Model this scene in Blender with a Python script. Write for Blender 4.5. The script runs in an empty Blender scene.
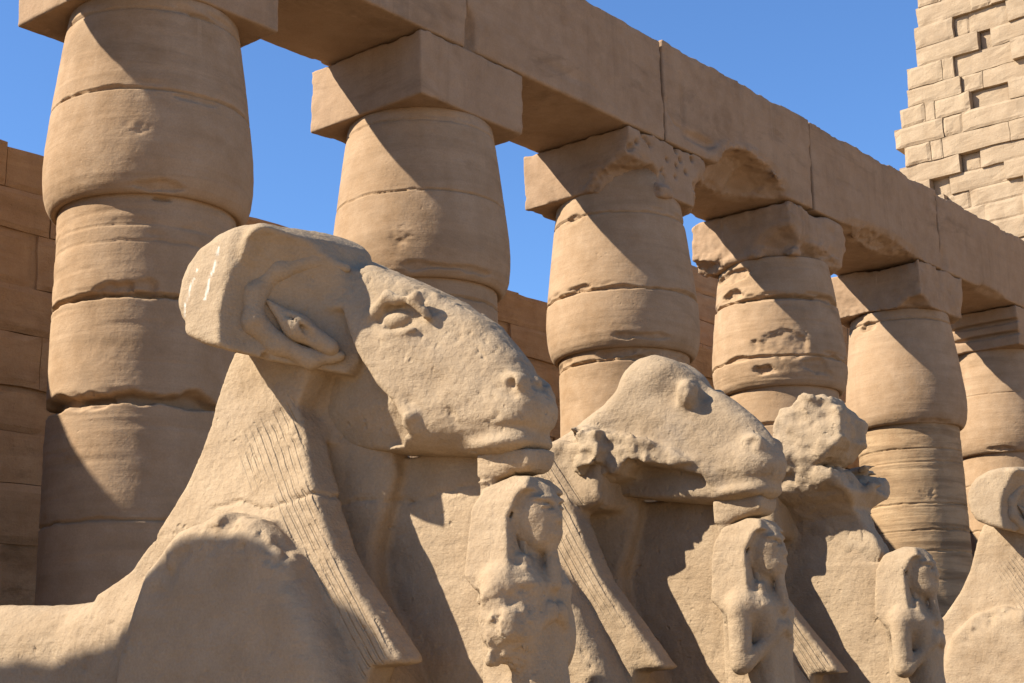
import bpy, math
import numpy as np
from mathutils import Vector, Matrix

SC = bpy.context.scene
COL = SC.collection

# ------------------------------------------------------------------ camera, sky, sun, exposure
EYE = 1.65
cam_data = bpy.data.cameras.new('camera')
cam = bpy.data.objects.new('camera', cam_data)
COL.objects.link(cam)
cam_data.sensor_width = 36.0
cam_data.lens = 1553.5 / 1024 * 36.0
cam_data.clip_start = 0.1
cam_data.clip_end = 5000
cam.matrix_world = (Matrix.Translation((0, 0, EYE))
                    @ Matrix.Rotation(math.pi / 2 + 0.2372, 4, 'X')
                    @ Matrix.Rotation(-0.0212, 4, 'Z'))
SC.camera = cam

SUN_EL = math.radians(38.8)
TO_SUN = Vector((-0.976 * math.cos(SUN_EL), -0.216 * math.cos(SUN_EL), math.sin(SUN_EL))).normalized()
world = bpy.data.worlds.new('World')
SC.world = world
world.use_nodes = True
wn = world.node_tree.nodes
wl = world.node_tree.links
wn.clear()
sky = wn.new('ShaderNodeTexSky')
sky.sky_type = 'NISHITA'
sky.sun_disc = False
sky.sun_elevation = SUN_EL
sky.sun_rotation = math.atan2(TO_SUN.x, TO_SUN.y)
sky.altitude = 80
sky.air_density = 1.0
sky.dust_density = 0.1
sky.ozone_density = 10.0
bg = wn.new('ShaderNodeBackground')
bg.inputs['Strength'].default_value = 0.080
wo = wn.new('ShaderNodeOutputWorld')
wl.new(sky.outputs['Color'], bg.inputs['Color'])
wl.new(bg.outputs['Background'], wo.inputs['Surface'])

sun_data = bpy.data.lights.new('sun', 'SUN')
sun_data.energy = 4.6
sun_data.angle = math.radians(0.53)
sun_data.color = (1.0, 0.935, 0.81)
sun = bpy.data.objects.new('sun', sun_data)
COL.objects.link(sun)
sun.rotation_euler = TO_SUN.to_track_quat('Z', 'Y').to_euler()

SC.view_settings.view_transform = 'Standard'
SC.view_settings.look = 'None'
SC.view_settings.exposure = 1.42
SC.view_settings.gamma = 1.0
SC.view_settings.use_curve_mapping = False
SC.render.engine = 'CYCLES'
SC.cycles.max_bounces = 8
SC.cycles.diffuse_bounces = 5

# ------------------------------------------------------------------ numeric helpers
F32 = np.float32


def hash3(i, j, k, seed):
    h = (i * 374761393 + j * 668265263 + k * 2147483647 + seed * 1274126177) & 0xFFFFFFFF
    h = ((h ^ (h >> 13)) * 1274126177) & 0xFFFFFFFF
    h = h ^ (h >> 16)
    return (h & 0xFFFF).astype(np.float64) / 32767.5 - 1.0


def vnoise(p, seed=0):
    f = np.floor(p)
    i = f.astype(np.int64)
    t = p - f
    t = t * t * t * (t * (t * 6 - 15) + 10)
    out = 0.0
    for a in (0, 1):
        wx = t[:, 0] if a else 1 - t[:, 0]
        for b in (0, 1):
            wy = t[:, 1] if b else 1 - t[:, 1]
            for c in (0, 1):
                wz = t[:, 2] if c else 1 - t[:, 2]
                out = out + wx * wy * wz * hash3(i[:, 0] + a, i[:, 1] + b, i[:, 2] + c, seed)
    return out


def fbm(p, scale, octaves=4, seed=0, gain=0.5):
    p = np.asarray(p, float) * scale + 37.3
    amp, out, tot = 1.0, 0.0, 0.0
    for o in range(octaves):
        out = out + amp * vnoise(p, seed + o * 17)
        tot += amp
        amp *= gain
        p = p * 2.03 + 11.7
    return out / tot


def terrace(f, k):
    """Steps a noise into ledges, as bedded sandstone breaks."""
    g_ = np.floor(f * k)
    r_ = f * k - g_
    return (g_ + np.clip(r_ / 0.3, 0, 1) * 0.85 + r_ * 0.15) / k


def sstep(a, b, x):
    t = np.clip((x - a) / (b - a), 0, 1)
    return t * t * (3 - 2 * t)


def smin(a, b, k):
    h = np.clip(k - np.abs(a - b), 0, None)
    return np.minimum(a, b) - h * h * (0.25 / k)


def smax(a, b, k):
    return -smin(-a, -b, k)


class Grid:
    """A sampled block of space; y here is the side turned to the low sun (-row)."""
    def __init__(s, lo, hi, h):
        s.lo = np.array(lo, float)
        s.h = h
        s.n = np.ceil((np.array(hi, float) - s.lo) / h).astype(int) + 1
        ax = [(s.lo[i] + h * np.arange(s.n[i])).astype(F32) for i in range(3)]
        s.x = ax[0][:, None, None]
        s.y = ax[1][None, :, None]
        s.z = ax[2][None, None, :]
        s.ay = np.abs(s.y)
        s.x2 = ax[0]
        s.z2 = ax[2]

    def poly(s, pts, axes='xz'):
        """Signed distance to a closed outline in the x-z plane (or y-z with axes='yz')."""
        if axes == 'xz':
            A, B = s.x[:, 0, :], s.z[0, :, :]
        else:
            A, B = s.y[0], s.z[0]
        A, B = np.broadcast_arrays(A, B)
        P = np.array(pts, float)
        Q = np.roll(P, -1, 0)
        d = np.full(A.shape, 1e9)
        ins = np.zeros(A.shape, bool)
        for (px, pz), (qx, qz) in zip(P, Q):
            ex, ez = qx - px, qz - pz
            t = np.clip(((A - px) * ex + (B - pz) * ez) / (ex * ex + ez * ez + 1e-12), 0, 1)
            d = np.minimum(d, (A - px - t * ex) ** 2 + (B - pz - t * ez) ** 2)
            c = ((pz > B) != (qz > B)) & (A < (qx - px) * (B - pz) / (qz - pz + 1e-12) + px)
            ins ^= c
        d = np.sqrt(d)
        d = np.where(ins, -d, d).astype(F32)
        return d[:, None, :] if axes == 'xz' else d[None, :, :]

    def ell(s, c, r, sym=False):
        y = s.ay if sym else s.y
        k = np.sqrt(((s.x - c[0]) / r[0]) ** 2 + ((y - c[1]) / r[1]) ** 2 + ((s.z - c[2]) / r[2]) ** 2)
        return ((k - 1) * min(r)).astype(F32)

    def cap(s, a, b, ra, rb=None, sym=False):
        rb = ra if rb is None else rb
        y = s.ay if sym else s.y
        a = np.array(a, float)
        b = np.array(b, float)
        e = b - a
        t = ((s.x - a[0]) * e[0] + (y - a[1]) * e[1] + (s.z - a[2]) * e[2]) / (e @ e)
        t = np.clip(t, 0, 1)
        d = np.sqrt((s.x - a[0] - t * e[0]) ** 2 + (y - a[1] - t * e[1]) ** 2 + (s.z - a[2] - t * e[2]) ** 2)
        return (d - (ra + (rb - ra) * t)).astype(F32)

    def box(s, c, hs, rr=0.0):
        qx = np.abs(s.x - c[0]) - hs[0] + rr
        qy = np.abs(s.y - c[1]) - hs[1] + rr
        qz = np.abs(s.z - c[2]) - hs[2] + rr
        o = np.sqrt(np.maximum(qx, 0) ** 2 + np.maximum(qy, 0) ** 2 + np.maximum(qz, 0) ** 2)
        return (o + np.minimum(np.maximum(np.maximum(qx, qy), qz), 0) - rr).astype(F32)


def interp(x, xs, ys):
    return np.interp(x, xs, ys).astype(F32)


def nets(vol, g):
    """Naive surface nets of vol < 0 -> verts, quads."""
    ins = vol < 0
    nx, ny, nz = vol.shape
    cnt = np.zeros((nx - 1, ny - 1, nz - 1), np.int8)
    offs = [(a, b, c) for a in (0, 1) for b in (0, 1) for c in (0, 1)]
    for a, b, c in offs:
        cnt += ins[a:nx - 1 + a, b:ny - 1 + b, c:nz - 1 + c]
    act = (cnt > 0) & (cnt < 8)
    I = np.argwhere(act)
    idx = np.full(act.shape, -1, np.int32)
    idx[act] = np.arange(len(I), dtype=np.int32)
    val = {o: vol[I[:, 0] + o[0], I[:, 1] + o[1], I[:, 2] + o[2]].astype(float) for o in offs}
    acc = np.zeros((len(I), 3))
    num = np.zeros(len(I))
    for o in offs:
        for ax in range(3):
            if o[ax]:
                continue
            q = list(o)
            q[ax] = 1
            q = tuple(q)
            va, vb = val[o], val[q]
            m = (va < 0) != (vb < 0)
            t = np.where(m, va / np.where(m, va - vb, 1), 0)
            p = np.tile(np.array(o, float), (len(I), 1))
            p[:, ax] += t
            acc[m] += p[m]
            num[m] += 1
    V = (I + acc / num[:, None]) * g.h + g.lo
    faces = []
    for ax in range(3):
        b, c = [(1, 2), (2, 0), (0, 1)][ax]
        sl0 = [slice(None)] * 3
        sl1 = [slice(None)] * 3
        sl0[ax] = slice(0, -1)
        sl1[ax] = slice(1, None)
        s0, s1 = ins[tuple(sl0)], ins[tuple(sl1)]
        E = np.argwhere(s0 != s1)
        ok = (E[:, b] > 0) & (E[:, c] > 0) & (E[:, b] < vol.shape[b] - 1) & (E[:, c] < vol.shape[c] - 1)
        E = E[ok]
        flip = ~s0[E[:, 0], E[:, 1], E[:, 2]]

        def cell(db, dc):
            q = E.copy()
            q[:, b] += db
            q[:, c] += dc
            return idx[q[:, 0], q[:, 1], q[:, 2]]
        Q = np.stack([cell(-1, -1), cell(0, -1), cell(0, 0), cell(-1, 0)], 1)
        Q[flip] = Q[flip][:, ::-1]
        faces.append(Q)
    return V, np.concatenate(faces)


def vnormals(V, Q):
    n = np.cross(V[Q[:, 2]] - V[Q[:, 0]], V[Q[:, 3]] - V[Q[:, 1]])
    N = np.zeros_like(V)
    for k in range(4):
        for a in range(3):
            N[:, a] += np.bincount(Q[:, k], n[:, a], len(V))
    return N / (np.linalg.norm(N, axis=1)[:, None] + 1e-12)


def relax(V, Q, it=1, w=0.5):
    for _ in range(it):
        S = np.zeros_like(V)
        C = np.zeros(len(V))
        for k in range(4):
            for o in (1, 3):
                j = Q[:, (k + o) % 4]
                for a in range(3):
                    S[:, a] += np.bincount(Q[:, k], V[j, a], len(V))
                C += np.bincount(Q[:, k], None, len(V))
        V = V * (1 - w) + w * S / np.maximum(C, 1)[:, None]
    return V


def mesh_obj(name, V, Q, mat, parent=None, smooth=True, flip_y=False):
    V = np.array(V, float)
    Q = np.array(Q)
    if flip_y:
        V[:, 1] *= -1
        Q = Q[:, ::-1]
    me = bpy.data.meshes.new(name)
    nq = Q.shape[1]
    me.vertices.add(len(V))
    me.vertices.foreach_set('co', V.astype(F32).ravel())
    me.loops.add(Q.size)
    me.loops.foreach_set('vertex_index', Q.astype(np.int32).ravel())
    me.polygons.add(len(Q))
    me.polygons.foreach_set('loop_start', (np.arange(len(Q)) * nq).astype(np.int32))
    me.polygons.foreach_set('use_smooth', np.full(len(Q), smooth))
    me.update(calc_edges=True)
    me.validate()
    me.materials.append(mat)
    o = bpy.data.objects.new(name, me)
    COL.objects.link(o)
    if parent:
        o.parent = parent
    return o


def tag(o, label, cat, group=None, kind=None):
    o['label'] = label
    o['category'] = cat
    if group:
        o['group'] = group
    o['kind'] = kind or 'thing'
    return o


def empty(name, loc, rz=0.0):
    o = bpy.data.objects.new(name, None)
    o.empty_display_size = 0.3
    COL.objects.link(o)
    o.location = loc
    o.rotation_euler = (0, 0, rz)
    return o


# ------------------------------------------------------------------ materials
def stone(name, c_dark, c_mid, c_light, alb=0.60, bump=1.0, scale=1.0, strata=0.25, stains=0.0, fine=1.0, grey=0.0, paint=False, streaks=0.0, strands=False):
    c_dark, c_mid, c_light = (tuple(alb * c for c in q_) for q_ in (c_dark, c_mid, c_light))
    m = bpy.data.materials.new(name)
    m.use_nodes = True
    nt = m.node_tree
    N, L = nt.nodes, nt.links
    N.clear()
    out = N.new('ShaderNodeOutputMaterial')
    bs = N.new('ShaderNodeBsdfPrincipled')
    bs.inputs['Roughness'].default_value = 0.93
    bs.inputs['Specular IOR Level'].default_value = 0.15
    L.new(bs.outputs[0], out.inputs[0])
    geo = N.new('ShaderNodeNewGeometry')

    def mapping(sx, sy, sz):
        mp = N.new('ShaderNodeMapping')
        mp.inputs['Scale'].default_value = (sx, sy, sz)
        L.new(geo.outputs['Position'], mp.inputs['Vector'])
        return mp.outputs[0]

    def noise(vec, sc, det=5, rough=0.6, dist=0.0):
        n = N.new('ShaderNodeTexNoise')
        n.inputs['Scale'].default_value = sc
        n.inputs['Detail'].default_value = det
        n.inputs['Roughness'].default_value = rough
        n.inputs['Distortion'].default_value = dist
        L.new(vec, n.inputs['Vector'])
        return n.outputs['Fac']

    def ramp(fac, p0, p1, c0=(0, 0, 0, 1), c1=(1, 1, 1, 1)):
        r = N.new('ShaderNodeValToRGB')
        r.color_ramp.elements[0].position = p0
        r.color_ramp.elements[1].position = p1
        r.color_ramp.elements[0].color = c0
        r.color_ramp.elements[1].color = c1
        L.new(fac, r.inputs[0])
        return r.outputs[0]

    def mix(fac, a, b, mode='MIX'):
        x = N.new('ShaderNodeMix')
        x.data_type = 'RGBA'
        x.blend_type = mode
        if isinstance(fac, float):
            x.inputs[0].default_value = fac
        else:
            L.new(fac, x.inputs[0])
        for s, v in ((6, a), (7, b)):
            if isinstance(v, tuple):
                x.inputs[s].default_value = (*v, 1)
            else:
                L.new(v, x.inputs[s])
        return x.outputs[2]

    def math_(op, a, b):
        x = N.new('ShaderNodeMath')
        x.operation = op
        for s, v in ((0, a), (1, b)):
            if isinstance(v, (int, float)):
                x.inputs[s].default_value = v
            else:
                L.new(v, x.inputs[s])
        return x.outputs[0]

    iso = mapping(scale, scale, scale)
    lay = mapping(scale * 0.35, scale * 0.35, scale * 4.0)
    big = ramp(noise(iso, 0.9, 4, 0.55, 0.3), 0.30, 0.72)
    med = ramp(noise(iso, 5.0, 6, 0.65), 0.32, 0.70)
    col = mix(big, c_dark, c_mid)
    col = mix(med, col, c_light)
    st = ramp(noise(lay, 2.2, 5, 0.6, 0.6), 0.45, 0.70)
    k = math_('MULTIPLY', st, strata)
    col = mix(k, col, tuple(c * 0.62 for c in c_dark))
    if stains:
        s2 = ramp(noise(mapping(scale * 0.5, scale * 0.5, scale * 1.6), 1.3, 6, 0.7, 1.0), 0.55, 0.68)
        col = mix(math_('MULTIPLY', s2, stains), col, tuple(c * 0.55 for c in c_dark))
    if grey:
        s3 = ramp(noise(iso, 1.7, 7, 0.72, 0.4), 0.56, 0.74)
        col = mix(math_('MULTIPLY', s3, grey), col, (0.20, 0.165, 0.135))
    if streaks:
        s4 = ramp(noise(mapping(scale * 3.2, scale * 3.2, scale * 0.22), 1.6, 5, 0.6, 0.3), 0.50, 0.70)
        s5 = ramp(noise(iso, 1.1, 3, 0.5), 0.40, 0.62)
        col = mix(math_('MULTIPLY', math_('MULTIPLY', s4, s5), streaks), col, tuple(c * 0.55 for c in c_dark))
        s6 = ramp(noise(mapping(scale * 9, scale * 9, scale * 0.35), 1.0, 3, 0.5, 0.2), 0.66, 0.72)
        s7 = ramp(noise(iso, 1.4, 2, 0.5), 0.54, 0.62)
        col = mix(math_('MULTIPLY', math_('MULTIPLY', s6, s7), streaks * 0.8), col, tuple(min(0.6, c * 1.35) for c in c_light))
    grain = noise(iso, 90.0, 3, 0.7)
    gcol = ramp(grain, 0.25, 0.75, (0.88, 0.875, 0.87, 1), (1.08, 1.08, 1.075, 1))
    col = mix(1.0, col, gcol, 'MULTIPLY')
    if paint:
        at = N.new('ShaderNodeAttribute')
        at.attribute_name = 'droppings'
        col = mix(at.outputs['Fac'], col, (0.46, 0.42, 0.36))
    L.new(col, bs.inputs['Base Color'])
    # relief: soft undulation, weathered layers, grain, pits
    h = math_('MULTIPLY', noise(iso, 7.0, 7, 0.62), 0.030)
    h = math_('ADD', h, math_('MULTIPLY', noise(lay, 5.0, 6, 0.65, 0.4), 0.010 * (0.5 + strata * 2)))
    h = math_('ADD', h, math_('MULTIPLY', noise(iso, 55.0, 4, 0.7), 0.0045 * fine))
    vo = N.new('ShaderNodeTexVoronoi')
    vo.inputs['Scale'].default_value = 17.0
    vo.inputs['Randomness'].default_value = 1.0
    wv = N.new('ShaderNodeVectorMath')
    wv.operation = 'ADD'
    L.new(iso, wv.inputs[0])
    wn3 = N.new('ShaderNodeTexNoise')
    wn3.inputs['Scale'].default_value = 12.0
    L.new(iso, wn3.inputs['Vector'])
    wsc = N.new('ShaderNodeVectorMath')
    wsc.operation = 'SCALE'
    wsc.inputs['Scale'].default_value = 0.06
    L.new(wn3.outputs['Color'], wsc.inputs[0])
    L.new(wsc.outputs[0], wv.inputs[1])
    L.new(wv.outputs[0], vo.inputs['Vector'])
    pit = ramp(vo.outputs['Distance'], 0.05, 0.22)
    pmask = ramp(noise(iso, 3.1, 3, 0.5), 0.48, 0.62)
    pit = math_('SUBTRACT', 1.0, math_('MULTIPLY', math_('SUBTRACT', 1.0, pit), pmask))
    h = math_('ADD', h, math_('MULTIPLY', pit, 0.006 * fine))
    if strands:
        tc = N.new('ShaderNodeTexCoord')
        dt = N.new('ShaderNodeVectorMath')
        dt.operation = 'DOT_PRODUCT'
        L.new(tc.outputs['Object'], dt.inputs[0])
        dt.inputs[1].default_value = (0.842, 0.0, 0.539)
        wob = math_('MULTIPLY', noise(iso, 6.0, 3, 0.5), 0.012)
        ph = math_('MULTIPLY', math_('ADD', dt.outputs['Value'], wob), 2 * math.pi / 0.032)
        gv = ramp(math_('ADD', math_('MULTIPLY', math_('COSINE', ph, 0.0), 0.5), 0.5), 0.55, 0.95)
        at = N.new('ShaderNodeAttribute')
        at.attribute_name = 'strands'
        br = ramp(noise(iso, 9.0, 4, 0.6), 0.32, 0.50)
        gv = math_('MULTIPLY', math_('MULTIPLY', gv, at.outputs['Fac']), br)
        h = math_('SUBTRACT', h, math_('MULTIPLY', gv, 0.011))
    bp = N.new('ShaderNodeBump')
    bp.inputs['Strength'].default_value = 1.0
    bp.inputs['Distance'].default_value = bump
    L.new(h, bp.inputs['Height'])
    L.new(bp.outputs[0], bs.inputs['Normal'])
    return m


M_STATUE = stone('carved_sandstone', (0.395, 0.272, 0.163), (0.48, 0.342, 0.210), (0.535, 0.392, 0.252), bump=0.7, strata=0.10, grey=0.16, fine=1.2, strands=True)
M_HEAD = stone('weathered_sandstone', (0.38, 0.266, 0.162), (0.465, 0.338, 0.212), (0.525, 0.388, 0.252), bump=0.7, strata=0.08, grey=0.40, fine=1.2, paint=True)
M_COLUMN = stone('column_sandstone', (0.42, 0.262, 0.142), (0.515, 0.336, 0.195), (0.575, 0.392, 0.242), bump=0.5, scale=0.6, strata=0.30, stains=0.35, streaks=0.18)
M_BAND = stone('banded_sandstone', (0.42, 0.262, 0.142), (0.53, 0.35, 0.19), (0.59, 0.405, 0.235), bump=0.5, scale=0.6, strata=0.95, stains=0.45, streaks=0.1)
M_BEAM = stone('beam_sandstone', (0.39, 0.245, 0.142), (0.485, 0.318, 0.192), (0.535, 0.36, 0.226), bump=0.5, scale=0.6, strata=0.15, stains=0.45, streaks=0.40)
M_WALL = stone('wall_sandstone', (0.37, 0.212, 0.105), (0.45, 0.272, 0.142), (0.51, 0.325, 0.178), alb=0.80, bump=1.0, scale=0.6, strata=0.35, stains=0.6, streaks=0.3)
M_PYLON = stone('pylon_sandstone', (0.44, 0.31, 0.195), (0.53, 0.39, 0.25), (0.58, 0.435, 0.29), alb=0.58, bump=1.2, scale=0.35, strata=0.15, stains=0.25, streaks=0.2)
M_SAND = stone('court_sand', (0.44, 0.31, 0.185), (0.50, 0.36, 0.225), (0.55, 0.41, 0.265), alb=0.80, bump=0.8, scale=0.8, strata=0.0)

# ------------------------------------------------------------------ ground
v = []
R_ = [0, 6, 14, 30, 60, 120, 300, 900, 3000]
A_ = 64
for rr in R_[1:]:
    for k in range(A_):
        a = 2 * math.pi * k / A_
        v.append((rr * math.cos(a), 10 + rr * math.sin(a), 0.0))
q = []
for i in range(len(R_) - 2):
    for k in range(A_):
        q.append((i * A_ + k, (i + 1) * A_ + k, (i + 1) * A_ + (k + 1) % A_, i * A_ + (k + 1) % A_))
v.append((0, 10, 0))
for k in range(0, A_, 2):
    q.append((len(v) - 1, k, k + 1, (k + 2) % A_))
gr = mesh_obj('ground', v, q, M_SAND)
gr['kind'] = 'structure'

# ------------------------------------------------------------------ colonnade frame
TH = 0.6916
RV = np.array([math.sin(TH), math.cos(TH)])          # along the row, away from the camera
NV = np.array([math.cos(TH), -math.sin(TH)])         # out of the front of the colonnade
C2 = np.array([-1.1559, 19.3727])
ROT_COL = -TH                                         # local x = NV, local y = RV
HN = 0.975
Z_AB, Z_AT, Z_TOP = 7.5328 + EYE, 8.424 + EYE, 10.1034 + EYE
T_COL = [-8.9, -4.3925, 0.0, 4.4498, 9.0838, 13.9507, 18.6835, 23.4, 28.1]


def colpos(t, off=0.0):
    p = C2 + RV * t + NV * off
    return (float(p[0]), float(p[1]), 0.0)


def lathe(rows, name, mat, parent, seams=(), seed=0, nt=224, chips=(), rough=0.010, strata=0.5):
    """rows: (r, z) outline from bottom to top. seams: (z, depth, half-height, chip). chips: (angle, z, half-w, half-h, depth)."""
    P = np.array(rows, float)
    th = np.linspace(0, 2 * math.pi, nt, endpoint=False)
    R, T = np.meshgrid(P[:, 0], th, indexing='ij')
    Z = np.repeat(P[:, 1][:, None], nt, 1)
    pos = np.stack([R * np.cos(T), R * np.sin(T), Z], -1).reshape(-1, 3)
    n1 = fbm(pos, 1.3, 4, seed).reshape(R.shape)
    n2 = fbm(pos, 7.0, 4, seed + 5).reshape(R.shape)
    n3 = fbm(pos, 2.4, 3, seed + 9).reshape(R.shape)
    d = rough * 1.2 * n1 + rough * 0.6 * n2
    band = fbm(np.stack([pos[:, 0] * 0.4, pos[:, 1] * 0.4, pos[:, 2] * 9], -1), 1.0, 4, seed + 31).reshape(R.shape)
    d -= rough * strata * sstep(0.12, 0.4, band)
    for zs, dep, hh, chip in seams:
        zz = zs + 0.018 * n3 + 0.010 * n2
        w = np.clip(hh + chip * 1.0 * np.clip(n3 + 0.1, 0, 1) * hh * 4.0, hh, None)
        d -= dep * sstep(1.0, 0.45, np.abs(Z - zz) / w)
        # crumbled arris below / above the joint
        lip = chip * sstep(0.05, 0.45, fbm(pos, 1.7, 3, seed + int(zs * 100)).reshape(R.shape) + 0.25 * n2)
        d -= 0.040 * lip * sstep(0.08, 0.02, np.abs(Z - zz - 0.04))
    for a, zc, wa, wz, dep in chips:
        da = (T - a + math.pi) % (2 * math.pi) - math.pi
        e = np.sqrt((da / wa) ** 2 + ((Z - zc) / wz) ** 2) + 0.35 * n2 + 0.9 * n3
        if dep < 0.035:
            d -= 0.022 * sstep(1.1, 0.5, e) * np.clip(0.25 + 1.6 * fbm(pos * np.array([1, 1, 1.0]), 16.0, 4, seed + 78).reshape(R.shape), 0, 1)
            continue
        e = terrace(e, 5.0)
        d -= dep * sstep(1.05, 0.6, e) * (0.85 + 0.5 * fbm(pos, 6.0, 4, seed + 77).reshape(R.shape))
    R2 = R + d
    V = np.stack([R2 * np.cos(T), R2 * np.sin(T), Z], -1).reshape(-1, 3)
    i, k = np.meshgrid(np.arange(len(P) - 1), np.arange(nt), indexing='ij')
    k2 = (k + 1) % nt
    Q = np.stack([i * nt + k, i * nt + k2, (i + 1) * nt + k2, (i + 1) * nt + k], -1).reshape(-1, 4)
    return mesh_obj(name, V, Q, mat, parent)


def zrange(z0, z1, step):
    return np.linspace(z0, z1, max(2, int((z1 - z0) / step)))


BELL_Z = [6.93, 6.96, 7.02, 7.12, 7.28, 7.45, 7.65, 7.9, 8.2, 8.6, 8.9, 9.19]
BELL_R = [1.035, 1.07, 1.105, 1.135, 1.155, 1.16, 1.15, 1.125, 1.09, 1.04, 1.0, 0.955]


def capital_rows(low=6.93):
    zs = zrange(low, 9.19, 0.016)
    rs_ = np.interp(zs, np.array(BELL_Z) - 0.0, BELL_R)
    if low != 6.93:
        s = (zs - low) / (9.19 - low)
        rs_ = np.interp(s, (np.array(BELL_Z) - 6.93) / 2.26, BELL_R)
    rows = [(0.80, low + 0.06), (0.90, low + 0.035), (0.98, low + 0.01), (1.01, low)] + list(zip(rs_, zs)) + ([(0.90, 9.195), (0.4, 9.195)] if low == 6.93 else [(0.94, 9.25), (0.93, 9.6), (0.4, 9.62)])
    return rows


def rough_block(name, lo, hi, mat, parent, h=0.026, seed=0, wear=0.03, cuts=(), fine=0.004, round_=0.02, flip=False, edge=0.05, cracks=()):
    """A worn ashlar block as a sampled solid; cuts are (centre, radii) hollows."""
    lo = np.array(lo, float)
    hi = np.array(hi, float)
    g = Grid(lo - 3 * h, hi + 3 * h, h)
    c, hs = (lo + hi) / 2, (hi - lo) / 2
    d = g.box(c, hs - 0.004, round_)
    near = None
    for cc, rr in cuts:
        e = g.ell(cc, rr)
        d = smax(d, -e, 0.05)
        if min(rr) > 0.2:
            near = np.abs(e) if near is None else np.minimum(near, np.abs(e))
    for line in cracks:
        for a_, b_ in zip(line[:-1], line[1:]):
            d = smax(d, -g.cap(a_, b_, 0.020, 0.024), 0.012)
    m = np.abs(d) < 0.18
    idx = np.argwhere(m)
    pts = idx * h + g.lo
    if near is not None:
        k = sstep(0.16, 0.04, near[m])
        f = fbm(pts, 2.0, 4, seed + 41)
        f2 = fbm(pts * np.array([1, 1, 1.8]), 1.5, 4, seed + 42)
        d[m] += (k * np.clip(0.04 * f + 0.16 * terrace(f2, 9.0), -.07, .07)).astype(F32)
    # worn arrises: more is lost where two faces meet
    q = np.abs(pts - c) / hs
    dist = (1 - q) * hs
    ds = np.sort(dist, 1)
    nearedge = np.exp(-np.maximum(ds[:, 1], 0) / (edge * 2.0))
    n = fbm(pts, 1.7, 4, seed)
    n2 = fbm(pts, 6.0, 4, seed + 3)
    d[m] += (wear * nearedge * np.clip(0.15 + n * 2.2 + n2 * 0.8, 0, 2.2) + 0.25 * wear * n2 + 0.02 * np.clip(n, 0, 1)).astype(F32)
    V, Q = nets(d, g)
    N = vnormals(V, Q)
    V = V + N * (fine * fbm(V, 11.0, 4, seed + 8))[:, None]
    return mesh_obj(name, V, Q, mat, parent)


COLUMN_LABELS = {
    1: 'tall column nearest the left edge with deep broken cracks between its drums',
    2: 'column directly above the front ram face, its bell intact under a crisp square block',
    3: 'column whose top block is pitted with small holes and has lost its lower front corner',
    4: 'badly eroded column under a rounded worn-down top block, behind the lumpy broken ram',
    5: 'column with dark and light bands across its shaft behind the headless broken ram',
    0: 'column standing out of view beyond the left edge, carrying the nearest beam block',
    7: 'farthest column of the row, hidden behind the others at the right edge',
    6: 'column cut by the right edge, under a top block with horizontal grooves',
}
SEAMS_CAP = {
    1: [(8.05, 0.05, 0.012, 0.6), (9.00, 0.03, 0.012, 0.9)],
    2: [(8.04, 0.04, 0.010, 0.2), (9.02, 0.02, 0.010, 0.5)],
    3: [(7.66, 0.07, 0.016, 0.8), (8.86, 0.035, 0.012, 0.6)],
    4: [(8.46, 0.09, 0.025, 1.0), (7.42, 0.06, 0.018, 1.0)],
    5: [(8.99, 0.04, 0.014, 0.5)],
    6: [(8.2, 0.02, 0.008, 0.3)],
}
SEAMS_SHAFT = {
    1: [(5.87, 0.14, 0.030, 0.5), (4.80, 0.18, 0.045, 0.6), (6.62, 0.012, 0.010, 0.5), (3.6, 0.04, 0.012, 0.6), (2.3, 0.04, 0.012, 0.6), (6.45, 0.012, 0.012, 0.6)],
    2: [(6.72, 0.05, 0.015, 0.5), (5.6, 0.05, 0.015, 0.6), (4.4, 0.05, 0.015, 0.6)],
    3: [(6.64, 0.07, 0.018, 0.9), (5.5, 0.05, 0.015, 0.6), (4.2, 0.05, 0.015, 0.6)],
    4: [(6.3, 0.06, 0.018, 0.8), (5.2, 0.05, 0.015, 0.6)],
    5: [(6.45, 0.03, 0.012, 0.3), (6.2, 0.02, 0.012, 0.3), (5.4, 0.03, 0.012, 0.3), (4.9, 0.03, 0.012, 0.4), (4.5, 0.03, 0.012, 0.4)],
    6: [(6.3, 0.03, 0.012, 0.3), (5.3, 0.03, 0.012, 0.3)],
}
# angle of a chip in the column's own frame: 0 = front (NV), pi/2 = RV; the face towards the camera is about -pi/4
CHIPS_CAP = {
    1: [(-0.80, 7.62, 0.16, 0.13, 0.030), (-0.2, 7.99, 0.22, 0.05, 0.05), (-0.6, 7.0, 0.35, 0.05, 0.05), (-0.15, 9.0, 0.3, 0.05, 0.04)],
    2: [(-1.02, 7.45, 0.14, 0.17, 0.030), (-0.4, 7.05, 0.6, 0.05, 0.05)],
    3: [(-1.55, 7.72, 0.3, 0.08, 0.06), (-1.75, 8.85, 0.25, 0.10, 0.06), (-0.8, 6.95, 0.5, 0.06, 0.05)],
    4: [(-0.95, 7.6, 0.45, 0.26, 0.055), (-0.5, 7.25, 0.3, 0.14, 0.06), (-1.3, 7.2, 0.25, 0.10, 0.08), (-1.9, 8.6, 0.3, 0.12, 0.12), (-0.9, 8.45, 0.8, 0.05, 0.06), (-1.9, 8.95, 0.4, 0.12, 0.10)],
    5: [(-1.8, 8.92, 0.2, 0.10, 0.10), (-0.7, 6.95, 0.5, 0.07, 0.05)],
    6: [(-1.2, 7.0, 0.4, 0.08, 0.06)],
}
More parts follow.
